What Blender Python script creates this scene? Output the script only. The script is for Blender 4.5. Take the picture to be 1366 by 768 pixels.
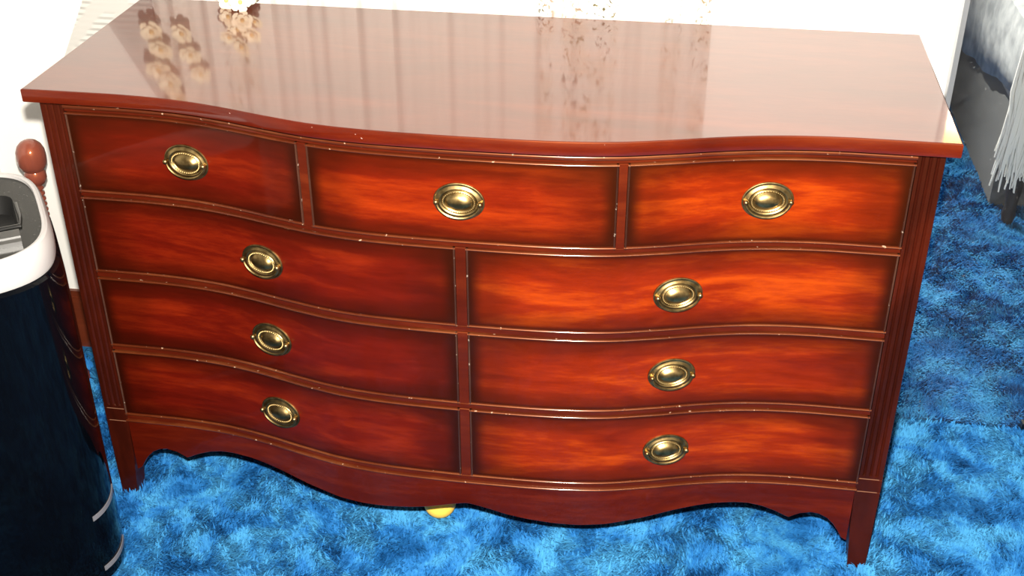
import bpy, bmesh, math, random
import numpy as np
from mathutils import Vector, Matrix

for o in list(bpy.data.objects):
    bpy.data.objects.remove(o)
S = bpy.context.scene
COL = S.collection
random.seed(7)
PI = math.pi

# ------------------------------------------------------------------ camera
cam_d = bpy.data.cameras.new('camera')
cam_d.sensor_width = 36.0
cam_d.lens = 1627.67 * 36.0 / 1366.0
cam_d.clip_start = 0.05
cam = bpy.data.objects.new('camera', cam_d)
COL.objects.link(cam)
CAM = Vector((0.33867, -1.74858, 1.62657))
CR = Vector((0.98850906, 0.15115311, -0.00160607))
CD = Vector((0.07627598, -0.50794533, -0.85800554))
CF = Vector((-0.130506, 0.84802375, -0.51363791))
rot = Matrix((CR, -CD, -CF)).transposed()
cam.matrix_world = Matrix.Translation(CAM) @ rot.to_4x4()
S.camera = cam

# ------------------------------------------------------------------ world, exposure
S.view_settings.view_transform = 'Standard'
S.view_settings.look = 'None'
S.view_settings.gamma = 1.0
S.view_settings.use_curve_mapping = False
S.view_settings.exposure = 0.0
world = bpy.data.worlds.new('world')
S.world = world
world.use_nodes = True
world.node_tree.nodes['Background'].inputs[0].default_value = (0.9, 0.95, 1.0, 1)
world.node_tree.nodes['Background'].inputs[1].default_value = 0.3

# the camera's own flash, just above the lens
fl = bpy.data.lights.new('camera_flash', 'SPOT')
fl.energy = 700.0
fl.color = (1.0, 0.935, 0.83)
fl.spot_size = math.radians(112)
fl.spot_blend = 0.9
fl.shadow_soft_size = 0.022
flo = bpy.data.objects.new('camera_flash', fl)
COL.objects.link(flo)
FP = CAM - CD * 0.13 - CR * 0.015
FT = Vector((0.30, 0.3, 0.80))
flo.location = FP
flo.rotation_euler = (FT - FP).to_track_quat('-Z', 'Y').to_euler()

# the ceiling lamp of the room (soft fill)
cl = bpy.data.lights.new('ceiling_lamp_light', 'AREA')
cl.shape = 'DISK'
cl.size = 0.4
cl.energy = 8.0
cl.color = (1.0, 0.93, 0.82)
clo = bpy.data.objects.new('ceiling_lamp_light', cl)
COL.objects.link(clo)
clo.location = (1.6, -2.62, 2.27)

# ------------------------------------------------------------------ helpers
def link_mesh(name, verts, faces, m=None, parent=None, smooth=True, uvs=None, mats=None):
    me = bpy.data.meshes.new(name)
    me.from_pydata([tuple(v) for v in verts], [], faces)
    if uvs is not None:
        l = me.uv_layers.new(name='uv')
        for p in me.polygons:
            for li, vi in zip(p.loop_indices, p.vertices):
                l.data[li].uv = uvs[vi]
    bm = bmesh.new(); bm.from_mesh(me)
    bmesh.ops.recalc_face_normals(bm, faces=bm.faces)
    bm.to_mesh(me); bm.free()
    if m:
        me.materials.append(m)
    o = bpy.data.objects.new(name, me)
    COL.objects.link(o)
    if parent:
        o.parent = parent
    if smooth:
        smooth_angle(me, 35)
    return o

def smooth_angle(me, deg):
    bm = bmesh.new(); bm.from_mesh(me)
    a = math.radians(deg)
    for f in bm.faces:
        f.smooth = True
    for e in bm.edges:
        if len(e.link_faces) == 2 and e.calc_face_angle(0) > a:
            e.smooth = False
    bm.to_mesh(me); bm.free()

class MB:
    def __init__(s):
        s.v = []; s.f = []; s.uv = []
    def add(s, verts, faces, uvs=None):
        n = len(s.v)
        s.v += [tuple(v) for v in verts]
        s.f += [tuple(i + n for i in f) for f in faces]
        s.uv += list(uvs) if uvs else [(0.5, 0.5)] * len(verts)
    def box(s, x0, x1, y0, y1, z0, z1):
        v = [(x, y, z) for x in (x0, x1) for y in (y0, y1) for z in (z0, z1)]
        s.add(v, [(0, 1, 3, 2), (4, 6, 7, 5), (0, 4, 5, 1), (2, 3, 7, 6), (0, 2, 6, 4), (1, 5, 7, 3)])
    def loft(s, loops, cap0=True, cap1=True, closed=True):
        n = len(loops[0]); v = []; f = []
        for l in loops: v += list(l)
        for k in range(len(loops) - 1):
            for i in range(n if closed else n - 1):
                j = (i + 1) % n
                f.append((k * n + i, k * n + j, (k + 1) * n + j, (k + 1) * n + i))
        if cap0: f.append(tuple(range(n))[::-1])
        if cap1: f.append(tuple(range((len(loops) - 1) * n, len(loops) * n)))
        s.add(v, f)
    def lathe(s, c, prof, n=24, sx=1, sy=1):
        loops = [[(c[0] + r * sx * math.cos(2 * PI * i / n), c[1] + r * sy * math.sin(2 * PI * i / n), c[2] + z) for i in range(n)] for r, z in prof]
        s.loft(loops)
    def tube(s, pts, r, n=8, cap=True):
        pts = [Vector(p) for p in pts]
        loops = []
        up = None
        for i, p in enumerate(pts):
            t = (pts[min(i + 1, len(pts) - 1)] - pts[max(i - 1, 0)]).normalized()
            if up is None:
                up = t.orthogonal().normalized()
            up = (up - t * up.dot(t)).normalized()
            b = t.cross(up)
            rr = r[i] if isinstance(r, (list, tuple)) else r
            loops.append([p + (up * math.cos(2 * PI * k / n) + b * math.sin(2 * PI * k / n)) * rr for k in range(n)])
        s.loft(loops, cap, cap)
    def ball(s, c, r, n=10):
        prof = [(max(r * math.sin(PI * k / n), 1e-4), -r * math.cos(PI * k / n)) for k in range(n + 1)]
        s.lathe(c, prof, 2 * n)
    def build(s, name, m, parent=None, smooth=True):
        return link_mesh(name, s.v, s.f, m, parent, smooth, s.uv)

def tag(o, label=None, cat=None, group=None, kind=None):
    if label: o['label'] = label
    if cat: o['category'] = cat
    if group: o['group'] = group
    if kind: o['kind'] = kind
    return o

def empty(name, loc, label, cat, group=None, rz=0):
    o = bpy.data.objects.new(name, None)
    o.empty_display_size = 0.05
    COL.objects.link(o)
    o.location = loc
    o.rotation_euler = (0, 0, rz)
    return tag(o, label, cat, group)

# ------------------------------------------------------------------ materials
def mat(name, col=(0.8, 0.8, 0.8), rough=0.5, metal=0.0, **kw):
    m = bpy.data.materials.new(name)
    m.use_nodes = True
    b = m.node_tree.nodes['Principled BSDF']
    b.inputs['Base Color'].default_value = (*col, 1)
    b.inputs['Roughness'].default_value = rough
    b.inputs['Metallic'].default_value = metal
    for k, v in kw.items():
        b.inputs[k.replace('_', ' ')].default_value = v
    return m

def N(m, t, **kw):
    n = m.node_tree.nodes.new(t)
    for k, v in kw.items():
        if hasattr(n, k): setattr(n, k, v)
        else: n.inputs[k].default_value = v
    return n
def L(m, a, ao, b, bi):
    m.node_tree.links.new(a.outputs[ao], b.inputs[bi])
def bsdf(m): return m.node_tree.nodes['Principled BSDF']
def math_n(m, op, a, b=None, **kw):
    n = N(m, 'ShaderNodeMath', operation=op, **kw)
    for i, x in enumerate((a, b)):
        if x is None: continue
        if isinstance(x, (int, float)): n.inputs[i].default_value = x
        else: m.node_tree.links.new(x, n.inputs[i])
    return n.outputs[0]
def ramp(m, fac, stops, interp='LINEAR'):
    r = N(m, 'ShaderNodeValToRGB')
    r.color_ramp.interpolation = interp
    e = r.color_ramp.elements
    while len(e) < len(stops): e.new(0.5)
    for i, (p, c) in enumerate(stops):
        e[i].position = p; e[i].color = (*c, 1)
    m.node_tree.links.new(fac, r.inputs[0])
    return r.outputs[0]
def mix(m, fac, a, b, blend='MIX'):
    n = N(m, 'ShaderNodeMix', data_type='RGBA', blend_type=blend)
    for sock, x in ((n.inputs[0], fac), (n.inputs[6], a), (n.inputs[7], b)):
        if isinstance(x, (int, float)): sock.default_value = x
        elif isinstance(x, tuple): sock.default_value = (*x, 1)
        else: m.node_tree.links.new(x, sock)
    return n.outputs[2]

def wood(name, lo, mid, hi, burst=False, edge=(0.06, 0.006, 0.004), axis=0, rough=0.38, coat=1.0, ior=1.5, tint=(1.0, 0.35, 0.12), spec=0.5, coat_rough=0.06, gscale=1.0):
    m = mat(name, mid, rough)
    b = bsdf(m)
    tc = N(m, 'ShaderNodeTexCoord')
    mp = N(m, 'ShaderNodeMapping')
    sc = [9.0 * gscale, 9.0 * gscale, 16.0 * gscale]
    sc[axis] = 2.2 * gscale
    mp.inputs['Scale'].default_value = sc
    L(m, tc, 'Object', mp, 0)
    n1 = N(m, 'ShaderNodeTexNoise'); n1.inputs['Scale'].default_value = 1.3; n1.inputs['Detail'].default_value = 5; n1.inputs['Distortion'].default_value = 1.0
    L(m, mp, 0, n1, 'Vector')
    n2 = N(m, 'ShaderNodeTexNoise'); n2.inputs['Scale'].default_value = 9.0; n2.inputs['Detail'].default_value = 6; n2.inputs['Roughness'].default_value = 0.7
    L(m, mp, 0, n2, 'Vector')
    f = math_n(m, 'ADD', math_n(m, 'MULTIPLY', n1.outputs[0], 0.66), math_n(m, 'MULTIPLY', n2.outputs[0], 0.34))
    c = ramp(m, f, [(0.32, lo), (0.5, mid), (0.70, hi)])
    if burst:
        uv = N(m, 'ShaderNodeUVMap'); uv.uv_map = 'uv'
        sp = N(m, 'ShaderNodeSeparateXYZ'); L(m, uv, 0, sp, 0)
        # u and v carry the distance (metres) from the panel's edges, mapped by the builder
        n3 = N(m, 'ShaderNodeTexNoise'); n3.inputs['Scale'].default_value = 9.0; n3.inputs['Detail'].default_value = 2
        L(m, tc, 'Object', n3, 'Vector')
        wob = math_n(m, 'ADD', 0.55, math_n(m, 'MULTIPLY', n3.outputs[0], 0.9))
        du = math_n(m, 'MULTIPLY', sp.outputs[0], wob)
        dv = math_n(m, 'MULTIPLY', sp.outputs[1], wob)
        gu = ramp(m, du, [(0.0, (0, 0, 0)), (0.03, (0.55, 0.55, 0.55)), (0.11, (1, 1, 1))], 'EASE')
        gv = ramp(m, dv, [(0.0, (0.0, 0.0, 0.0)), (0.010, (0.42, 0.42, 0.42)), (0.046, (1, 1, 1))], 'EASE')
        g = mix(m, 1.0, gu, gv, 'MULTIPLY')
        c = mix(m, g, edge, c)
    m.node_tree.links.new(c, b.inputs['Base Color'])
    b.inputs['Specular IOR Level'].default_value = spec
    b.inputs['Specular Tint'].default_value = (*tint, 1)
    b.inputs['Coat Weight'].default_value = coat
    b.inputs['Coat Roughness'].default_value = coat_rough
    b.inputs['Coat IOR'].default_value = ior
    bp = N(m, 'ShaderNodeBump'); bp.inputs['Strength'].default_value = 0.05; bp.inputs['Distance'].default_value = 0.002
    L(m, n2, 0, bp, 'Height')
    L(m, bp, 0, b, 'Normal')
    return m

def add_nicks(m, scale, thr, col, zmax=None):
    b = bsdf(m)
    old = b.inputs['Base Color'].links[0].from_socket
    tc = N(m, 'ShaderNodeTexCoord')
    n = N(m, 'ShaderNodeTexNoise'); n.inputs['Scale'].default_value = scale; n.inputs['Detail'].default_value = 2
    L(m, tc, 'Object', n, 'Vector')
    f = ramp(m, n.outputs[0], [(thr, (0, 0, 0)), (thr + .03, (1, 1, 1))])
    if zmax is not None:
        sp = N(m, 'ShaderNodeSeparateXYZ'); L(m, tc, 'Object', sp, 0)
        lt = math_n(m, 'LESS_THAN', sp.outputs[2], zmax)
        f = mix(m, lt, (0.0, 0.0, 0.0), f)
    m.node_tree.links.new(mix(m, f, old, col), b.inputs['Base Color'])

M = {}
# left-to-right change of sheen on the drawer fronts, put into the veneer colours
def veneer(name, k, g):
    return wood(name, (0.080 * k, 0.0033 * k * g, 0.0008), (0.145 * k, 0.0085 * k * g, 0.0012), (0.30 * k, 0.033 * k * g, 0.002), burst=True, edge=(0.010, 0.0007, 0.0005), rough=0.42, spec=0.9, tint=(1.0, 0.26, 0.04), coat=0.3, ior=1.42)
M['veneer_shaded'] = veneer('mahogany_veneer_shaded', .55, .62)
M['veneer_half_lit'] = veneer('mahogany_veneer_half_lit', .78, .8)
M['veneer_lit'] = veneer('mahogany_veneer_lit', 1.12, 1.1)
M['top'] = wood('mahogany_top', (0.048, 0.003, 0.001), (0.072, 0.0056, 0.0015), (0.115, 0.014, 0.003), ior=1.64, coat_rough=0.075, gscale=0.8)
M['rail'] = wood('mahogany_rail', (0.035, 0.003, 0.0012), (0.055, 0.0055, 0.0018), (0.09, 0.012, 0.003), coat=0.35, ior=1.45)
M['bead'] = wood('mahogany_bead', (0.035, 0.005, 0.002), (0.062, 0.011, 0.003), (0.12, 0.034, 0.010), coat_rough=0.15, coat=0.9)
M['beadv'] = wood('mahogany_side_bead', (0.022, 0.007, 0.004), (0.036, 0.013, 0.008), (0.07, 0.032, 0.02), axis=2, coat_rough=0.2, coat=0.8)
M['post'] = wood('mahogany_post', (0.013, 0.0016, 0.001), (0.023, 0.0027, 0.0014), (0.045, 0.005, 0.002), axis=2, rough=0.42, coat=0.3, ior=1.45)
M['apron'] = wood('mahogany_apron', (0.034, 0.002, 0.0008), (0.055, 0.0036, 0.001), (0.10, 0.009, 0.0018), coat=0.45, ior=1.45)
M['under'] = mat('raw_underside_wood', (0.10, 0.05, 0.025), 0.8)
M['line'] = mat('pale_inlay_line', (0.20, 0.09, 0.05), 0.5)

add_nicks(M['bead'], 130, .70, (.34, .22, .15))
add_nicks(M['beadv'], 110, .68, (.26, .2, .16))
add_nicks(M['top'], 120, .755, (.40, .25, .20), .8735)

def brass_mat():
    m = mat('antique_brass', (0.62, 0.44, 0.19), 0.36, 1.0)
    tc = N(m, 'ShaderNodeTexCoord')
    n = N(m, 'ShaderNodeTexNoise'); n.inputs['Scale'].default_value = 90; n.inputs['Detail'].default_value = 3
    L(m, tc, 'Object', n, 'Vector')
    c = ramp(m, n.outputs[0], [(0.35, (0.20, 0.13, 0.05)), (0.6, (0.37, 0.265, 0.115))])
    m.node_tree.links.new(c, bsdf(m).inputs['Base Color'])
    return m
M['brass'] = brass_mat()
M['brass_worn'] = mat('worn_brass', (0.30, 0.21, 0.09), 0.55, 1.0)

def wall_mat():
    m = mat('white_wall_paint', (0.68, 0.67, 0.645), 0.6)
    tc = N(m, 'ShaderNodeTexCoord')
    n = N(m, 'ShaderNodeTexNoise'); n.inputs['Scale'].default_value = 120; n.inputs['Detail'].default_value = 3
    L(m, tc, 'Object', n, 'Vector')
    bp = N(m, 'ShaderNodeBump'); bp.inputs['Strength'].default_value = 0.08; bp.inputs['Distance'].default_value = 0.002
    L(m, n, 0, bp, 'Height'); L(m, bp, 0, bsdf(m), 'Normal')
    return m
M['wall'] = wall_mat()
M['base'] = wood('baseboard_wood', (0.07, 0.014, 0.006), (0.10, 0.02, 0.008), (0.14, 0.03, 0.011), coat=0.4)

def carpet_mat(name, base):
    m = mat(name, (0.02, 0.2, 0.55), 0.75)
    tc = N(m, 'ShaderNodeTexCoord')
    n = N(m, 'ShaderNodeTexNoise'); n.inputs['Scale'].default_value = 11; n.inputs['Detail'].default_value = 6; n.inputs['Roughness'].default_value = 0.65; n.inputs['Distortion'].default_value = 0.6
    L(m, tc, 'Object', n, 'Vector')
    k = 0.55 if base else 1.0
    c = ramp(m, n.outputs[0], [(0.36, (0.004 * k, 0.06 * k, 0.20 * k)), (0.46, (0.014 * k, 0.125 * k, 0.36 * k)), (0.60, (0.044 * k, 0.235 * k, 0.47 * k))])
    m.node_tree.links.new(c, bsdf(m).inputs['Base Color'])
    bsdf(m).inputs['Specular IOR Level'].default_value = 0.1
    return m
M['carpet'] = carpet_mat('blue_carpet_backing', True)
M['pile'] = carpet_mat('blue_carpet_pile', False)

M['bin'] = mat('gloss_black_plastic', (0.0012, 0.0017, 0.0030), 0.07)
M['bin'].node_tree.nodes['Principled BSDF'].inputs['Specular IOR Level'].default_value = 0.16
M['binwhite'] = mat('white_plastic', (0.42, 0.41, 0.41), 0.4)
def lid_mat():
    m = mat('dark_gloss_lid', (0.02, 0.02, 0.02), 0.2)
    tc = N(m, 'ShaderNodeTexCoord')
    n = N(m, 'ShaderNodeTexNoise'); n.inputs['Scale'].default_value = 260; n.inputs['Detail'].default_value = 2
    L(m, tc, 'Object', n, 'Vector')
    c = ramp(m, n.outputs[0], [(0.66, (0.008, 0.008, 0.007)), (0.76, (0.10, 0.095, 0.09))])
    m.node_tree.links.new(c, bsdf(m).inputs['Base Color'])
    bsdf(m).inputs['Specular IOR Level'].default_value = 0.22
    return m
M['lid'] = lid_mat()
M['cavity'] = mat('matt_black', (0.004, 0.004, 0.004), 0.6)
M['chrome'] = mat('chrome', (0.11, 0.11, 0.11), 0.3, 1.0)
M['strip'] = mat('grey_strip', (0.16, 0.16, 0.18), 0.35)
M['ball'] = mat('yellow_rubber', (0.85, 0.55, 0.08), 0.4)
M['finial'] = wood('finial_wood', (0.13, 0.032, 0.02), (0.18, 0.045, 0.028), (0.24, 0.06, 0.035), axis=2)

def mirror_mat():
    m = mat('dusty_mirror_glass', (0.88, 0.93, 0.95), 0.012, 1.0)
    nt = m.node_tree
    out = nt.nodes['Material Output']
    df = N(m, 'ShaderNodeBsdfDiffuse'); df.inputs['Color'].default_value = (0.75, 0.8, 0.85, 1)
    tc = N(m, 'ShaderNodeTexCoord')
    n = N(m, 'ShaderNodeTexNoise'); n.inputs['Scale'].default_value = 26; n.inputs['Detail'].default_value = 7; n.inputs['Roughness'].default_value = 0.7
    L(m, tc, 'Object', n, 'Vector')
    n2 = N(m, 'ShaderNodeTexNoise'); n2.inputs['Scale'].default_value = 190; n2.inputs['Detail'].default_value = 1
    L(m, tc, 'Object', n2, 'Vector')
    f = ramp(m, n.outputs[0], [(0.35, (0.002, 0.002, 0.002)), (0.75, (0.02, 0.02, 0.02))])
    sp = ramp(m, n2.outputs[0], [(0.72, (0, 0, 0)), (0.80, (0.10, 0.10, 0.10))])
    f = mix(m, 1.0, f, sp, 'ADD')
    mx = N(m, 'ShaderNodeMixShader')
    nt.links.new(f, mx.inputs[0])
    nt.links.new(bsdf(m).outputs[0], mx.inputs[1])
    nt.links.new(df.outputs[0], mx.inputs[2])
    nt.links.new(mx.outputs[0], out.inputs[0])
    return m
M['mirror'] = mirror_mat()
M['mframe'] = mat('brushed_grey_metal', (0.42, 0.44, 0.47), 0.35, 0.8)

def curtain_mat():
    m = mat('printed_curtain', (0.85, 0.84, 0.80), 0.85)
    tc = N(m, 'ShaderNodeTexCoord')
    sp = N(m, 'ShaderNodeSeparateXYZ'); L(m, tc, 'Object', sp, 0)
    # sprays of the print hang in columns
    t = math_n(m, 'ADD', math_n(m, 'MULTIPLY', sp.outputs[0], 1 / 1.2), .8 / 1.2)
    def xt(x): return (x + .8) / 1.2
    st = [(0.0, .5)]
    for a, b_, k in ((-.60, -.535, .8), (.048, .07, .9), (.095, .19, 1.0), (.285, .315, .6), (.345, .38, .9)):
        st += [(xt(a) - .008, .06), (xt(a), k), (xt(b_), k), (xt(b_) + .008, .06)]
    col = ramp(m, t, [(p, (v, v, v)) for p, v in st])
    n = N(m, 'ShaderNodeTexNoise'); n.inputs['Scale'].default_value = 70; n.inputs['Detail'].default_value = 3; n.inputs['Distortion'].default_value = 1.5
    L(m, tc, 'Object', n, 'Vector')
    n2 = N(m, 'ShaderNodeTexNoise'); n2.inputs['Scale'].default_value = 16; n2.inputs['Detail'].default_value = 2
    L(m, tc, 'Object', n2, 'Vector')
    leaf = ramp(m, n.outputs[0], [(0.58, (0, 0, 0)), (0.64, (1, 1, 1))])
    fac = mix(m, 1.0, col, leaf, 'MULTIPLY')
    tint = ramp(m, n2.outputs[0], [(0.42, (0.035, 0.035, 0.016)), (0.50, (0.16, 0.13, 0.05)), (0.60, (0.22, 0.15, 0.11))])
    ground = mix(m, mix(m, 1.0, col, ramp(m, n2.outputs[0], [(0.4, (0, 0, 0)), (0.6, (0.6, 0.6, 0.6))]), 'MULTIPLY'), (0.55, 0.53, 0.495), (0.49, 0.42, 0.34))
    c = mix(m, fac, ground, tint)
    m.node_tree.links.new(c, bsdf(m).inputs['Base Color'])
    return m
M['curtain'] = curtain_mat()
def ribbed_mat():
    m = mat('white_ribbed_cloth', (0.42, 0.41, 0.39), 0.9)
    return m
M['ribbed'] = ribbed_mat()
M['petal'] = mat('cream_silk_petal', (0.74, 0.66, 0.50), 0.5)
M['petalc'] = mat('ochre_flower_centre', (0.55, 0.36, 0.12), 0.6)
M['stem'] = mat('olive_stem', (0.16, 0.15, 0.06), 0.6)
M['rod'] = mat('curtain_rod_brass', (0.60, 0.45, 0.22), 0.3, 1.0)
def _mottle(m):
    tc = N(m, 'ShaderNodeTexCoord')
    n = N(m, 'ShaderNodeTexNoise'); n.inputs['Scale'].default_value = 16; n.inputs['Detail'].default_value = 5
    L(m, tc, 'Object', n, 'Vector')
    c = ramp(m, n.outputs[0], [(.35, (.24, .255, .265)), (.65, (.46, .475, .48))])
    m.node_tree.links.new(c, bsdf(m).inputs['Base Color'])
    bp = N(m, 'ShaderNodeBump'); bp.inputs['Strength'].default_value = 0.5; bp.inputs['Distance'].default_value = 0.006
    L(m, n, 0, bp, 'Height'); L(m, bp, 0, bsdf(m), 'Normal')
M['fringe'] = mat('white_fringe_yarn', (0.72, 0.705, 0.67), 0.9)
M['spread'] = mat('pale_grey_bedspread', (0.36, 0.375, 0.385), 0.9)
_mottle(M['spread'])
M['darkwood'] = mat('dark_bed_wood', (0.03, 0.018, 0.012), 0.35)
M['skirt'] = mat('charcoal_bed_base', (0.13, 0.13, 0.128), 0.9)

# ------------------------------------------------------------------ room shell
RX0, RX1, RY0, RY1, RZ = -1.17, 3.0, -3.1, 0.53, 2.42
def struct(name, x0, x1, y0, y1, z0, z1, m):
    b = MB(); b.box(x0, x1, y0, y1, z0, z1)
    return tag(b.build(name, m, None, False), kind='structure')
FLOOR = struct('floor', RX0 - .1, RX1 + .1, RY0 - .1, RY1 + .1, -0.06, 0.0, M['carpet'])
struct('ceiling', RX0 - .1, RX1 + .1, RY0 - .1, RY1 + .1, RZ, RZ + .08, M['wall'])
struct('wall_back', RX0 - .1, RX1 + .1, RY1, RY1 + .1, 0, RZ, M['wall'])
struct('wall_front', RX0 - .1, RX1 + .1, RY0 - .1, RY0, 0, RZ, M['wall'])
struct('wall_left', RX0 - .1, RX0, RY0, RY1, 0, RZ, M['wall'])
struct('wall_right', RX1, RX1 + .1, RY0, RY1, 0, RZ, M['wall'])
def baseboard(name, x0, x1, y0, y1, dx, dy):
    b = MB(); b.box(x0, x1, y0, y1, 0, .135)
    ix, iy = dx * .006, dy * .006
    b.box(x0 + max(ix, 0), x1 + min(ix, 0), y0 + max(iy, 0), y1 + min(iy, 0), .135, .152)
    return tag(b.build(name, M['base'], None, False), kind='structure')
baseboard('baseboard_back', RX0, .81, RY1 - .016, RY1, 0, 1)
baseboard('baseboard_left', RX0, RX0 + .016, RY0, RY1 - .016, -1, 0)

# ------------------------------------------------------------------ dresser
PX = [0, .09, .14, .18, .236, .316, .398, .458, .5, .55, .6, .8]
PY = [-.083, -.082, -.080, -.077, -.0695, -.050, -.0265, -.0128, -.0065, -.002, 0, 0]
# monotone cubic through the measured points of the serpentine front
def _pchip():
    h = [PX[i + 1] - PX[i] for i in range(len(PX) - 1)]
    d = [(PY[i + 1] - PY[i]) / h[i] for i in range(len(h))]
    t = [0.0]
    for i in range(1, len(PX) - 1):
        if d[i - 1] * d[i] <= 0: t.append(0.0)
        else:
            w1 = 2 * h[i] + h[i - 1]; w2 = h[i] + 2 * h[i - 1]
            t.append((w1 + w2) / (w1 / d[i - 1] + w2 / d[i]))
    t.append(0.0)
    return h, d, t
_h, _d, _t = _pchip()
def prof(x):
    x = abs(x)
    for i in range(len(_h)):
        if x <= PX[i + 1] or i == len(_h) - 1:
            s = (x - PX[i]) / _h[i]
            a = PY[i]; b = PY[i + 1]
            return (2 * s**3 - 3 * s**2 + 1) * a + (s**3 - 2 * s**2 + s) * _h[i] * _t[i] + (-2 * s**3 + 3 * s**2) * b + (s**3 - s**2) * _h[i] * _t[i + 1]
def slope(x): return (prof(x + .002) - prof(x - .002)) / .004

H_TOP, D_TOP, SLAB = .8766, .4931, .0236
Z_SLAB = H_TOP - SLAB
dresser = empty('dresser', (0, 0, 0), 'wide mahogany dresser with serpentine front, nine drawers and oval brass pulls', 'dresser')

def xs_range(x0, x1, step=.012):
    n = max(2, int(math.ceil((x1 - x0) / step)) + 1)
    return [x0 + (x1 - x0) * i / (n - 1) for i in range(n)]

def curved_panel(mb, x0, x1, z0, z1, c, th=.018, edge=.0012, nz=5):
    """a board following the serpentine, front face at prof(x)+c; uv = distance from its edges in metres"""
    xs = xs_range(x0, x1)
    zs0 = z0 if callable(z0) else (lambda x: z0)
    loops = []
    uv = []
    for x in xs:
        za, zb = zs0(x), z1
        row = []
        y = prof(x) + c
        du = min(x - x0, x1 - x)
        e = edge
        row.append((x, y + th, za)); uv.append((du, 0))
        row.append((x, y + e, za)); uv.append((du, 0))
        for k in range(nz + 1):
            z = za + e + (zb - za - 2 * e) * k / nz
            row.append((x, y, z)); uv.append((du, min(z - za, zb - z)))
        row.append((x, y + e, zb)); uv.append((du, 0))
        row.append((x, y + th, zb)); uv.append((du, 0))
        loops.append(row)
    n0 = len(mb.v)
    mb.loft(loops)
    mb.uv[n0:] = uv

def round_strip(mb, path, r_out, w):
    """half-round bead: path = list of (point, outward normal, width direction)"""
    loops = []
    for p, nrm, wd in path:
        l = []
        for k in range(7):
            a = PI * k / 6
            l.append(p + wd * (math.cos(a) * w / 2) + nrm * (math.sin(a) * r_out))
        l.append(p - wd * w / 2 - nrm * .004)
        l.append(p + wd * w / 2 - nrm * .004)
        loops.append(l)
    mb.loft(loops)

def front_normal(x):
    return Vector((slope(x), -1, 0)).normalized()
def hbead(mb, x0, x1, z, c, r=.003, w=.0045):
    up = Vector((0, 0, 1))
    round_strip(mb, [(Vector((x, prof(x) + c, z)), front_normal(x), up) for x in xs_range(x0, x1)], r, w)
def vbead(mb, x, z0, z1, c, r=.003, w=.0045):
    n = front_normal(x); t = Vector((1, slope(x), 0)).normalized()
    round_strip(mb, [(Vector((x, prof(x) + c, z)), n, t) for z in (z0, z1)], r, w)

# --- top slab with eased edges
def top_slab():
    out = []
    W = .75
    for x in xs_range(-W, W, .012): out.append((x, prof(x)))
    n = 4
    for k in range(1, n): out.append((W, D_TOP * k / n))
    for k in range(0, 21): out.append((W - 2 * W * k / 20, D_TOP))
    for k in range(1, n): out.append((-W, D_TOP * (1 - k / n)))
    P = [Vector(p) for p in out]
    nr = []
    for i in range(len(P)):
        a = (P[i] - P[i - 1]).normalized(); b = (P[(i + 1) % len(P)] - P[i]).normalized()
        na = Vector((a.y, -a.x)); nb = Vector((b.y, -b.x))
        s = na + nb
        nr.append(s / max(.4, s.dot(na)) if s.length > 1e-6 else na)
    def loop(ins, z): return [(p.x - q.x * ins, p.y - q.y * ins, z) for p, q in zip(P, nr)]
    mb = MB()
    mb.loft([loop(.0022, Z_SLAB), loop(.0006, Z_SLAB + .0008), loop(0, Z_SLAB + .0025), loop(0, H_TOP - .0025), loop(.0006, H_TOP - .0009), loop(.0022, H_TOP)])
    o = mb.build('top', M['top'], dresser)
    for p in o.data.polygons:
        if len(p.vertices) > 10:
            p.use_smooth = False
    me = o.data
    big = set()
    for p in me.polygons:
        if len(p.vertices) > 10: big |= set(p.edge_keys)
    for e in me.edges:
        if e.key in big: e.use_edge_sharp = True
    return o
top_slab()

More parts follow.
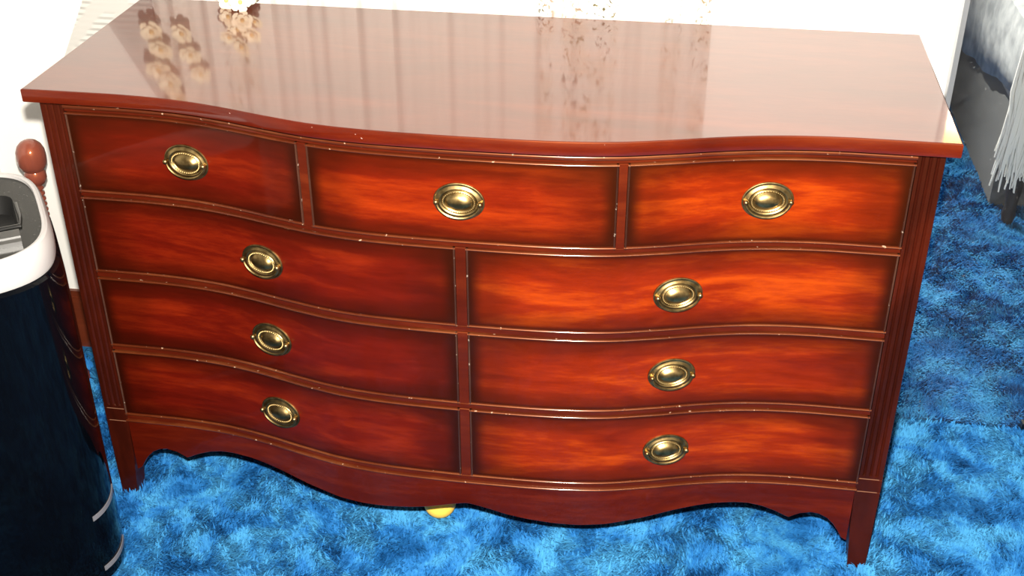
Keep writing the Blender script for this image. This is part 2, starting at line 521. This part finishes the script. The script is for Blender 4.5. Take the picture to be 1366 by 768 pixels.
CF0 = .0205          # drawer faces
XC = -.005           # the front's centre line
rows = [(.6825, .8315), (.523, .6735), (.363, .511), (.2025, .352)]
BW = .0045
def make_drawer(x0, x1, z0, z1, hx, hz, leaf):  # leaf: key of the shaded
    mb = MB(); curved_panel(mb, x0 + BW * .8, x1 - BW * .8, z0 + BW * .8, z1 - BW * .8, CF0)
    d = mb.build('drawer', M[leaf], dresser)
    h = BW / 2
    for zz in (z0 + h, z1 - h):
        b = MB(); hbead(b, x0, x1, zz, CF0); b.build('cock_bead', M['bead'], d)
    for xx in (x0 + h, x1 - h):
        b = MB(); vbead(b, xx, z0, z1, CF0, .0028, .0034); b.build('cock_bead', M['beadv'], d)
    # brass pull: backplate, bail and two posts
    n = front_normal(hx); t = Vector((1, slope(hx), 0)).normalized(); up = Vector((0, 0, 1))
    o = Vector((hx, prof(hx) + CF0, hz))
    def P(u, v, w): return o + t * u + up * v + n * w
    A, B = .0415, .0325
    pr = [(1.0, -.002), (1.0, .0012), (.985, .0022), (.95, .0026), (.90, .0020), (.84, .0022), (.78, .0038), (.71, .0046), (.655, .0040), (.63, .0030), (.595, .0046), (.55, .0052), (.50, .0044), (.475, .0036), (.44, .0046), (.36, .0074), (.26, .0092), (.14, .0103), (.02, .0107)]
    nseg = 48
    # the rings keep an even band, so the inner ovals are longer than a pure scaling
    def ab(r): return (A - (1 - r) * .0355, B - (1 - r) * .0325)
    pm = MB()
    loops = []
    for r, w in pr:
        a_, b_ = ab(r)
        loops.append([P(a_ * math.cos(2 * PI * k / nseg), b_ * math.sin(2 * PI * k / nseg), w) for k in range(nseg)])
    pm.loft(loops)
    pm.build('back_plate', M['brass'], d)
    # beaded border of the inner oval
    bb = MB()
    a_, b_ = ab(.55)
    for k in range(40):
        th = 2 * PI * k / 40
        c = P(a_ * math.cos(th), b_ * math.sin(th), .0052)
        vv = []
        for (x, y, z) in ((1, 0, 0), (-1, 0, 0), (0, 1, 0), (0, -1, 0), (0, 0, 1)):
            vv.append(c + (t * x + up * y) * .0016 + n * (z * .0012))
        bb.add(vv, [(0, 2, 4), (2, 1, 4), (1, 3, 4), (3, 0, 4)])
    bb.build('beaded_border', M['brass_worn'], d)
    bl = MB()
    ar, br = A - .0062, B - .0062
    pts = [P(ar * math.cos(th), br * math.sin(th), .0066 + .001 * math.sin(-th)) for th in [PI + PI * k / 26 for k in range(27)]]
    bl.tube(pts, [.0018 + .0010 * math.sin(PI * k / 26) for k in range(27)], 8)
    bl.build('bail', M['brass'], d)
    for s in (-1, 1):
        pb = MB()
        base = P(s * ar, .0005, 0)
        pb.tube([base, base + n * .009], .0030, 10)
        nn = 8
        pb2 = []
        c = base + n * .009
        loops = []
        for k in range(nn + 1):
            rr = max(.0046 * math.sin(PI * k / nn), 1e-4); w = -.0046 * math.cos(PI * k / nn)
            loops.append([c + n * w + (t * math.cos(2 * PI * j / 12) + up * math.sin(2 * PI * j / 12)) * rr for j in range(12)])
        pb.loft(loops)
        pb.build('pull_post', M['brass'], d)
    return d
XL, XR = -.692, .692
make_drawer(XL, XC - .2645, *rows[0], -.484, .757, 'veneer_shaded')
make_drawer(XC - .2495, XC + .2485, *rows[0], -.005, .757, 'veneer_half_lit')
make_drawer(XC + .2615, XR, *rows[0], .475, .758, 'veneer_lit')
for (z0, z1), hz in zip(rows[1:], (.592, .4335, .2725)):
    make_drawer(XL, XC - .0085, z0, z1, -.360, hz, 'veneer_shaded')
    make_drawer(XC + .0085, XR, z0, z1, .347, hz, 'veneer_lit')

# --- rails and stiles of the front frame
def rail(z0, z1, c=.0222):
    mb = MB(); curved_panel(mb, XL, XR, z0, z1, c, .02)
    return mb.build('rail', M['rail'], dresser)
rail(.8315, Z_SLAB)
for k in range(3): rail(rows[k + 1][1], rows[k][0])
rail(.186, .2025)
mb = MB(); hbead(mb, XL, XR, .8415, CF0 + .001, .0042, .0085); mb.build('bead_molding', M['bead'], dresser)
mb = MB(); hbead(mb, XL, XR, .1885, CF0, .0036, .0055); mb.build('bead_molding', M['bead'], dresser)
def stile(x0, x1, z0, z1):
    mb = MB(); curved_panel(mb, x0, x1, z0, z1, .0206, .02)
    return mb.build('stile', M['rail'], dresser)
stile(XC - .2645, XC - .2495, *rows[0])
stile(XC + .2485, XC + .2615, *rows[0])
for r in rows[1:]: stile(XC - .0085, XC + .0085, *r)

# --- scalloped apron
AP = [(0, .137), (.03, .1305), (.07, .119), (.11, .1115), (.16, .1055), (.205, .1035), (.25, .1055), (.31, .1140), (.37, .1265), (.41, .1335), (.44, .137), (.48, .1385), (.505, .137), (.53, .131), (.555, .121), (.575, .1105), (.581, .108), (.588, .1125), (.60, .1195), (.62, .1245), (.635, .1225), (.65, .1145), (.662, .102), (.672, .087), (.680, .072), (.70, .06)]
def apron_z(x):
    x = abs(x - XC * (1 - min(1, abs(x) / .5)))
    for (a, za), (b, zb) in zip(AP, AP[1:]):
        if x <= b: return za + (zb - za) * (x - a) / (b - a)
    return .06
def apron():
    mb = MB()
    xs = sorted(set([round(s * a, 4) for a, _ in AP for s in (-1, 1)] + [round(x, 4) for x in xs_range(-.69, .69, .01)]))
    xs = [x for x in xs if abs(x) <= .69]
    loops = []
    for x in xs:
        y = prof(x) + .0215; za = apron_z(x)
        loops.append([(x, y + .018, za), (x, y + .001, za), (x, y, za + .001), (x, y, (za + .187) / 2), (x, y, .187), (x, y + .018, .187)])
    mb.loft(loops)
    return mb.build('apron', M['apron'], dresser)
apron()

# --- corner posts: fluted shaft, plinth block, tapered leg
def corner_post(s):
    xi, xo, y0, y1 = .6925, .7335, .02, .066
    sec = [(xi, y1), (xi, y0)]
    for g in (.7005, .7115, .7225):
        sec += [(g - .0028, y0), (g - .0014, y0 + .0022), (g, y0 + .003), (g + .0014, y0 + .0022), (g + .0028, y0)]
    sec += [(xo - .001, y0), (xo, y0 + .001), (xo, y1)]
    mb = MB()
    mb.loft([[(s * x, y, z) for x, y in sec] for z in (.222, Z_SLAB)])
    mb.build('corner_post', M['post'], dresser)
    mb = MB()
    def sq(xa, xb, ya, yb, z): return [(s * xa, yb, z), (s * xa, ya, z), (s * xb, ya, z), (s * xb, yb, z)]
    mb.loft([sq(.701, .7325, .0215, .056, 0), sq(.6925, .7332, .0203, .064, .10), sq(.690, .7335, .02, .066, .1845), sq(.6912, .7323, .0212, .066, .1853), sq(.6912, .7323, .0212, .066, .1862), sq(.690, .7335, .02, .066, .187),
             sq(.690, .7335, .02, .066, .2135), sq(.6912, .7323, .0212, .066, .2143), sq(.6912, .7323, .0212, .066, .2152), sq(.690, .7335, .02, .066, .216), sq(.690, .7335, .02, .066, .222)])
    leg = mb.build('leg', M['post'], dresser, False)
    for z in (.2147, .1857):
        b = MB(); b.box(min(s * .6935, s * .728), max(s * .6935, s * .728), .0200, .0215, z - .0005, z + .0005)
        b.build('score_line', M['line'], leg, False)
    mb = MB()
    mb.loft([sq(.70, .7325, .445, .478, 0), sq(.690, .7335, .435, .48, .18), sq(.690, .7335, .435, .48, .19)])
    mb.build('leg', M['post'], dresser, False)
    mb = MB(); mb.box(min(s * .712, s * .7335), max(s * .712, s * .7335), .066, .48, .12, Z_SLAB)
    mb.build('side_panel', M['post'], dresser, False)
corner_post(1); corner_post(-1)
mb = MB(); mb.box(-.712, .712, .466, .478, .15, Z_SLAB); mb.build('back_panel', M['under'], dresser, False)
mb = MB(); mb.box(-.69, .69, .045, .466, .19, .202); mb.build('bottom_panel', M['under'], dresser, False)

# ------------------------------------------------------------------ black bin at the left
BC = Vector((-.882, -.177)); BYAW = .584
bin_o = empty('waste_bin', (BC.x, BC.y, 0), 'tall glossy black bin with white rim and dark lid, left of the dresser', 'bin', rz=BYAW)
def se(a, b, n, th):
    c, s = math.cos(th), math.sin(th)
    return (a * math.copysign(abs(c) ** (2 / n), c), b * math.copysign(abs(s) ** (2 / n), s))
def se_loop(sc, z, n=3.7, k=72, a=.207, b=.186):
    return [(*se(a * sc, b * sc, n, 2 * PI * i / k), z) for i in range(k)]
mb = MB()
mb.loft([se_loop(.99, .004), se_loop(1.03, .012), se_loop(1.035, .03), se_loop(1.03, .30), se_loop(1.03, .60), se_loop(1.022, .642), se_loop(.97, .65)])
mb.build('body', M['bin'], bin_o)
mb = MB()
mb.loft([se_loop(.96, .646), se_loop(.992, .648), se_loop(1.0, .654), se_loop(1.002, .675), se_loop(.99, .692), se_loop(.975, .698), se_loop(.955, .7), se_loop(.935, .699), se_loop(.93, .690)], False, False)
mb.build('rim', M['binwhite'], bin_o)
# lid panel with an opening
def lid():
    bm = bmesh.new()
    out = [bm.verts.new(v) for v in se_loop(.932, .694)]
    hole = []
    hx0, hx1, hy0, hy1, r = -.02, .157, -.052, .080, .028
    for cx, cy, a0 in ((hx1 - r, hy1 - r, 0), (hx0 + r, hy1 - r, 90), (hx0 + r, hy0 + .006, 180), (hx1 - .006, hy0 + .006, 270)):
        rr = r if cy > 0 else .006
        for k in range(5):
            a = math.radians(a0 + 90 * k / 4)
            hole.append((cx + rr * math.cos(a), cy + rr * math.sin(a)))
    hv = [bm.verts.new((x, y, .694)) for x, y in hole]
    eds = []
    for l in (out, hv):
        for i in range(len(l)): eds.append(bm.edges.new((l[i], l[(i + 1) % len(l)])))
    bmesh.ops.triangle_fill(bm, edges=eds, use_beauty=True)
    bmesh.ops.recalc_face_normals(bm, faces=bm.faces)
    me = bpy.data.meshes.new('lid'); bm.to_mesh(me); bm.free()
    if me.polygons[0].normal.z < 0: me.flip_normals()
    me.materials.append(M['lid'])
    o = bpy.data.objects.new('lid', me); COL.objects.link(o); o.parent = bin_o
    m2 = MB()
    n = len(hole)
    v = [(x, y, .694) for x, y in hole] + [(x * .97, y * .97, .660) for x, y in hole]
    m2.add(v, [(i, (i + 1) % n, n + (i + 1) % n, n + i) for i in range(n)] + [tuple(range(n, 2 * n))])
    m2.build('opening', M['cavity'], o)
    m3 = MB()
    m3.box(-.03, .156, -.124, -.078, .694, .702)
    m3.box(-.03, .156, -.108, -.096, .702, .704)
    m3.build('pedal_latch', M['chrome'], o, False)
    m4 = MB()
    m4.tube([(.161, .03, .696), (.162, -.02, .697), (.160, -.058, .697), (-.02, -.060, .697)], .0035, 8)
    m4.build('chrome_edging', M['chrome'], o)
lid()
for z, sc, t0, t1 in ((.158, 1.032, -52, -14), (.040, 1.037, -52, -16)):  # two short pale grey strips wrapping the body's front corner
    b = MB()
    loops = []
    for k in range(17):
        th = math.radians(t0 + (t1 - t0) * k / 16)
        x, y = se(.207 * sc, .186 * sc, 3.7, th)
        x2, y2 = se(.207 * sc + .0012, .186 * sc + .0012, 3.7, th)
        loops.append([(x, y, z - .005), (x2, y2, z - .005), (x2, y2, z + .005), (x, y, z + .005)])
    b.loft(loops)
    b.build('pale_strip', M['strip'], bin_o)

# ------------------------------------------------------------------ turned post with finial behind the bin
post = empty('turned_post', (-.995, .38, .0), 'turned brown wooden post with ball finial behind the black bin', 'post')
mb = MB()
pr = [(.022, 0), (.022, .02), (.016, .035), (.012, .06), (.012, .12), (.008, .2), (.009, .3), (.007, .405)]
for k in range(7):
    z = .412 + k * .0125
    pr += [(.007, z), (.0115, z + .004), (.0115, z + .007), (.007, z + .011)]
pr += [(.011, .502)]
mb.lathe((0, 0, 0), pr, 24)
mb.build('shaft', M['finial'], post)
mb = MB()
mb.lathe((0, 0, 0), [(.010, 0.500), (.017, 0.505), (.0225, 0.516), (.022, 0.528), (.019, 0.534), (.024, 0.539), (.029, 0.550), (.030, 0.565), (.029, 0.578), (.024, 0.590), (.016, 0.598), (.007, 0.602), (.001, 0.603)], 28)
mb.build('finial', M['finial'], post)

# ------------------------------------------------------------------ ball under the apron
mb = MB(); mb.ball((0, 0, 0), .032, 14)
bo = mb.build('ball', M['ball']); bo.location = (-.083, .053, .032)
tag(bo, 'small yellow ball on the carpet peeping out under the dresser apron', 'ball')

# ------------------------------------------------------------------ curtains
def curtain(name, x0, x1, z0, z1, yb, amp, folds, m, label, seed, group=None):
    rnd = random.Random(seed)
    nx, nz = int((x1 - x0) / .006), 24
    ph = [rnd.random() * 6.28 for _ in range(3)]
    th = .0015
    v = []; f = []
    def y(x, z):
        u = (x - x0) / (x1 - x0)
        return yb + amp * (.62 * math.sin(2 * PI * folds * u + ph[0] + .5 * math.sin(3 * u * 6.28 + ph[1])) + .38 * math.sin(2 * PI * folds * 2.3 * u + ph[2]))
    for side in (0, 1):
        for j in range(nz + 1):
            z = z0 + (z1 - z0) * j / nz
            for i in range(nx + 1):
                x = x0 + (x1 - x0) * i / nx
                v.append((x, y(x, z) + side * th, z))
    W = nx + 1; K = W * (nz + 1)
    for j in range(nz):
        for i in range(nx):
            a = j * W + i
            f.append((a, a + 1, a + 1 + W, a + W)); f.append((K + a, K + a + W, K + a + 1 + W, K + a + 1))
    for j in range(nz):
        for i in (0, nx):
            a = j * W + i
            f.append((a, a + W, K + a + W, K + a))
    for i in range(nx):
        for j in (0, nz):
            a = j * W + i
            f.append((a, a + 1, K + a + 1, K + a))
    return tag(link_mesh(name, v, f, m), label, 'curtain', group)
curtain('curtain', -.742, -.17, .62, 2.10, .514, .008, 7, M['curtain'], 'left white curtain with printed sprays behind the dresser top', 3, 'curtains behind the dresser')
curtain('curtain', -.19, .372, .62, 2.10, .507, .0065, 7, M['curtain'], 'right white curtain with olive floral print behind the dresser top', 5, 'curtains behind the dresser')
mb = MB(); mb.tube([(-1.0, .498, 2.12), (.45, .498, 2.12)], .010, 12); mb.ball((-1.0, .498, 2.12), .018, 8); mb.ball((.45, .498, 2.12), .018, 8)
rod = empty('curtain_rod', (-.28, .5, 2.12), 'slim brass curtain rod high above the dresser', 'curtain rod')
o = mb.build('pole', M['rod']); o.parent = rod; o.matrix_parent_inverse = Matrix.Translation((.28, -.5, -2.12))
for x in (-.97, .42):
    b = MB(); b.tube([(x, .53, 2.10), (x, .51, 2.105), (x, .498, 2.115)], .006, 8)
    o = b.build('bracket', M['rod']); o.parent = rod; o.matrix_parent_inverse = Matrix.Translation((.28, -.5, -2.12))
# gathered white cloth that flares out at the left of the curtains
def ruched():
    z0, z1 = .66, 1.60
    nz, nx = 150, 20
    v = []; f = []; th = .002
    for side in (0, 1):
        for j in range(nz + 1):
            z = z0 + (z1 - z0) * j / nz
            xl = -.89 + (z - .862) * .52 if z < 1.10 else -.766 + (z - 1.10) * .05
            xr = -.7455
            for i in range(nx + 1):
                u = i / nx
                x = xl + (xr - xl) * u
                rib = math.sin(z * 2 * PI / .013 + 1.3 * math.sin(u * 5.0) + 2.2 * u)
                v.append((x, .521 + .0018 * rib + side * th, z))
    W = nx + 1; K = W * (nz + 1)
    for j in range(nz):
        for i in range(nx):
            a = j * W + i
            f.append((a, a + 1, a + 1 + W, a + W)); f.append((K + a, K + a + W, K + a + 1 + W, K + a + 1))
        for i in (0, nx):
            a = j * W + i
            f.append((a, a + W, K + a + W, K + a))
    for i in range(nx):
        for j in (0, nz):
            a = j * W + i
            f.append((a, a + 1, K + a + 1, K + a))
    return tag(link_mesh('ruched_drape', v, f, M['ribbed']), 'white finely ribbed drape with slanting left edge beside the curtains', 'drape')
ruched()

# ------------------------------------------------------------------ cream silk flowers
def petal_mb(c, n, size, rnd, k=6):
    mb = MB()
    n = n.normalized(); a = n.orthogonal().normalized(); b = n.cross(a)
    for ring, (cnt, tilt, sc) in enumerate(((k, .35, 1.0), (k - 1, .9, .75))):
        for i in range(cnt):
            t = 2 * PI * (i + .5 * ring) / cnt + rnd.uniform(-.15, .15)
            d = a * math.cos(t) + b * math.sin(t); s = n.cross(d)
            L_ = size * sc
            pts = []
            for q, (u, w, h) in enumerate(((0, .12, 0), (.4, .34, .25), (.8, .38, .5), (1.0, .16, .55))):
                p = c + d * (u * L_ * math.cos(tilt * .6)) + n * (h * L_ * math.sin(tilt) + .1 * size)
                pts += [p - s * w * L_, p + s * w * L_ + n * 0.0005]
            mb.add(pts, [(0, 1, 3, 2), (2, 3, 5, 4), (4, 5, 7, 6)])
    return mb
def spray(loc, spots, label, stems):
    rnd = random.Random(len(spots))
    e = empty('flower_spray', loc, label, 'flowers')
    for (x, y, z, sz) in spots:
        c = Vector((x, y, z))
        n = Vector((rnd.uniform(-.5, .6), -1, rnd.uniform(-.1, .7)))
        o = petal_mb(c, n, sz, rnd).build('blossom', M['petal'], e)
        cb = MB(); cb.ball(c + n.normalized() * sz * .28, sz * .2, 5); cb.build('flower_centre', M['petalc'], o)
    sb = MB()
    for p in stems: sb.tube(p, .002, 6)
    sb.build('stem', M['stem'], e)
    return e
spray((-.545, .455, H_TOP), [(-.012, .0, .016, .020), (.018, -.012, .018, .021), (.038, .006, .024, .018), (.0, .008, .042, .022), (.03, .004, .05, .022), (-.02, .01, .06, .02), (.01, .0, .075, .024)],
      'cream silk flowers lying at the back edge of the dresser top', [[(.0, .012, .002), (.005, .014, .05), (.0, .016, .10)], [(.03, .014, .003), (.02, .014, .05), (.0, .016, .10)]])
spray((-.695, .508, 1.0), [(-.045, -.012, -.055, .026), (-.03, -.014, -.02, .027), (-.045, -.012, .025, .027), (-.02, -.016, .055, .026), (-.005, -.014, .09, .027), (.03, -.012, -.01, .024), (.045, -.012, .03, .022), (.02, -.014, -.055, .024), (-.02, -.014, .12, .024)],
      'cream silk flower garland pinned to the left curtain above the dresser', [[(-.045, -.002, -.06), (-.03, -.003, .0), (-.01, -.002, .07), (-.015, -.002, .14)]])

# ------------------------------------------------------------------ wall mirror at the right
mir = empty('wall_mirror', (1.4, .51, 0), 'tall dusty wall mirror standing on the carpet, right of the dresser', 'mirror')
def mpart(name, m, *b):
    mb = MB()
    for q in b: mb.box(*q)
    o = mb.build(name, m, None, False); o.parent = mir; o.matrix_parent_inverse = Matrix.Translation((-1.4, -.51, 0))
    return o
mpart('mirror_glass', M['mirror'], (.829, 2.2, .508, .528, .004, 2.05))
mpart('frame_strip', M['mframe'], (.8195, .829, .504, .53, .0, 2.06))
mpart('frame_strip', M['mframe'], (2.2, 2.21, .504, .53, .0, 2.06))
mpart('frame_rail', M['mframe'], (.829, 2.2, .504, .53, 2.05, 2.06))
for x in (1.112, 1.9):
    mpart('mirror_clip', M['chrome'], (x - .006, x + .006, .500, .508, .004, .022))

# ------------------------------------------------------------------ bed seen in the mirror
bed = empty('bed', (1.9, -1.4, 0), 'bed under a pale bedspread with white shaggy fringe, seen in the mirror', 'bed')
BX0, BX1, BY0, BY1 = 1.22, 2.6, -2.45, -.43
def bpart(name, m, *b):
    mb = MB()
    for q in b: mb.box(*q)
    o = mb.build(name, m, None, False); o.parent = bed; o.matrix_parent_inverse = Matrix.Translation((-1.9, 1.4, 0))
    return o
bpart('mattress', M['spread'], (BX0, BX1, BY0, BY1, .34, .56))
bpart('bed_base', M['skirt'], (BX0 + .01, BX1 - .02, BY0 + .02, BY1 - .16, .004, .34))
for x in (BX0 + .04, BX1 - .05):
    for y in (BY0 + .05, BY1 - .05):
        b = MB(); b.lathe((x, y, 0), [(.014, 0), (.020, .03), (.016, .06), (.024, .12), (.024, .345)], 14)
        o = b.build('leg', M['darkwood']); o.parent = bed; o.matrix_parent_inverse = Matrix.Translation((-1.9, 1.4, 0))
bpart('headboard', M['darkwood'], (BX0 - .02, BX1 + .02, BY0 - .05, BY0, .1, 1.05))
# bedspread: soft sheet over top and side
def bedspread():
    v = []; f = []
    rnd = random.Random(2)
    ys = [BY0 + .35 + (BY1 + .012 - BY0 - .35) * i / 60 for i in range(61)]
    def sec(y):
        w = .0016 * math.sin(y * 23) + .0012 * math.sin(y * 61)
        return [(BX0 - .018 + w * 1.5, y, .03 * 0 + max(.27, .40 + (y + .43) * .19) + .006 * math.sin(y * 17)), (BX0 - .02 + w, y, .43), (BX0 - .018 + w * .5, y, .50), (BX0 - .008, y, .565), (BX0 + .03, y, .582)] + [(BX0 + .03 + (BX1 - BX0 - .03) * k / 8, y, .584 + .003 * math.sin(9 * y + k)) for k in range(1, 9)]
    n = 0
    for y in ys:
        s_ = sec(y); n = len(s_); v += s_
    for j in range(60):
        for i in range(n - 1):
            a = j * n + i
            f.append((a, a + 1, a + 1 + n, a + n))
    o = link_mesh('bedspread', v, f, M['spread'])
    sd = o.modifiers.new('thick', 'SOLIDIFY'); sd.thickness = .006
    o.parent = bed; o.matrix_parent_inverse = Matrix.Translation((-1.9, 1.4, 0))
bedspread()
# shaggy white fringe over the foot of the bed
def fringe():
    mb = MB(); rnd = random.Random(11)
    for k in range(2200):
        x = rnd.uniform(BX0 - .035, BX1)
        lay = rnd.random()
        z1 = rnd.uniform(.42, .60); ln = rnd.uniform(.18, .36)
        y0 = BY1 + .012 + .02 * lay
        z0 = max(.13 + .05 * rnd.random(), z1 - ln)
        pts = [(x, y0 - .03 * (z1 > .55), z1), (x + rnd.uniform(-.01, .01), y0 + .006, z1 - (z1 - z0) * .5), (x + rnd.uniform(-.02, .02), y0 + .004, z0)]
        mb.tube(pts, [.005, .0055, .0022], 4, False)
    o = mb.build('fringe', M['fringe']); o['kind'] = 'stuff'
    o.parent = bed; o.matrix_parent_inverse = Matrix.Translation((-1.9, 1.4, 0))
fringe()

# ------------------------------------------------------------------ ceiling lamp (its glow shows in the dresser's right corner)
cb = empty('ceiling_lamp', (1.6, -2.62, RZ), 'round ceiling lamp with glowing warm glass dome near the far wall', 'lamp')
mb = MB(); mb.lathe((0, 0, 0), [(.29, 0), (.29, -.02), (.27, -.03), (.001, -.03)], 32); mb.build('fitting', M['binwhite'], cb)
shm = mat('lit_glass_dome', (0.9, 0.8, 0.6), 0.5)
bsdf(shm).inputs['Emission Color'].default_value = (1.0, 0.60, 0.17, 1)
bsdf(shm).inputs['Emission Strength'].default_value = 9.0
mb = MB(); mb.lathe((0, 0, 0), [(.27, -.03), (.265, -.05), (.235, -.08), (.17, -.105), (.09, -.117), (.001, -.12)], 36); mb.build('glass_dome', shm, cb)

# ------------------------------------------------------------------ carpet pile
def in_bin(x, y):
    dx = x - BC.x; dy = y - BC.y
    lx = dx * math.cos(BYAW) + dy * math.sin(BYAW); ly = -dx * math.sin(BYAW) + dy * math.cos(BYAW)
    return (np.abs(lx / .213) ** 3.7 + np.abs(ly / .192) ** 3.7) < 1
def pile(name, x0, x1, y0, y1, dens, wid, length, seed, label, hole=None):
    rng = np.random.default_rng(seed)
    n = int((x1 - x0) * (y1 - y0) * dens)
    x = rng.uniform(x0, x1, n); y = rng.uniform(y0, y1, n)
    keep = ~in_bin(x, y)
    for lx in (-.717, .717):
        for ly in (.04, .46):
            keep &= ~((np.abs(x - lx) < .019) & (np.abs(y - ly) < .02))
    for h_ in hole or []:
        keep &= ~((x > h_[0]) & (x < h_[1]) & (y > h_[2]) & (y < h_[3]))
    x = x[keep]; y = y[keep]; n = len(x)
    def field(k, s):
        r = np.random.default_rng(k); o = np.zeros(n)
        for i in range(9):
            a = r.uniform(0, 6.28); w = s * r.uniform(.5, 2.2); p = r.uniform(0, 6.28)
            o += np.sin((x * np.cos(a) + y * np.sin(a)) * w + p) / 3.0
        return o
    ang = 2.2 * field(1, 9) + 1.6 * field(2, 45) + rng.normal(0, .9, n)
    lean = np.clip(.95 + .28 * field(3, 20) + rng.normal(0, .22, n), .25, 1.42)
    ln = length * (1 + .18 * field(4, 16) + rng.normal(0, .15, n)).clip(.45, 1.6)
    dx, dy = np.cos(ang), np.sin(ang)
    px, py = -dy, dx
    w = wid * rng.uniform(.7, 1.3, n) / 2
    P = np.zeros((n, 5, 3), np.float32)
    def put(i, h, t, side, wk):
        # h along blade, bends over
        r = ln * h
        a = lean * (.55 + .45 * h)
        P[:, i, 0] = x + dx * r * np.sin(a) + px * w * side * wk
        P[:, i, 1] = y + dy * r * np.sin(a) + py * w * side * wk
        P[:, i, 2] = np.maximum(r * np.cos(a), .0006)
    put(0, 0, 0, -1, .9); put(1, 0, 0, 1, .9); put(2, .6, 0, 1, 1.0); put(3, .6, 0, -1, 1.0); put(4, 1.0, 0, 0, 0)
    me = bpy.data.meshes.new(name)
    me.vertices.add(n * 5); me.vertices.foreach_set('co', P.reshape(-1))
    me.loops.add(n * 7); me.polygons.add(n * 2)
    b = (np.arange(n) * 5)[:, None]
    li = np.concatenate([b + np.array([0, 1, 2, 3]), b + np.array([3, 2, 4])], 1).reshape(-1).astype(np.int32)
    me.loops.foreach_set('vertex_index', li)
    st = (np.arange(n) * 7)[:, None] + np.array([0, 4])
    me.polygons.foreach_set('loop_start', st.reshape(-1).astype(np.int32))
    me.polygons.foreach_set('loop_total', np.tile([4, 3], n).astype(np.int32))
    me.update(calc_edges=True)
    me.polygons.foreach_set('use_smooth', np.ones(n * 2, bool))
    me.materials.append(M['pile'])
    o = bpy.data.objects.new(name, me); COL.objects.link(o)
    o.parent = FLOOR
    return tag(o, label, None, kind='stuff')
NEAR = (-.95, 1.35, -.48, .500)
pile('carpet_pile', *NEAR, 120000, .0030, .017, 5, 'bright blue shag carpet pile around and under the dresser')
SIDE = (.80, 1.35, -1.70, -.48)
pile('carpet_pile', *SIDE, 70000, .0036, .017, 7, 'blue shag carpet pile beside the bed, seen in the mirror')
pile('carpet_pile', -1.14, 2.9, -3.0, .49, 9000, .009, .024, 9, 'blue shag carpet pile across the rest of the bedroom floor', hole=[NEAR, SIDE])
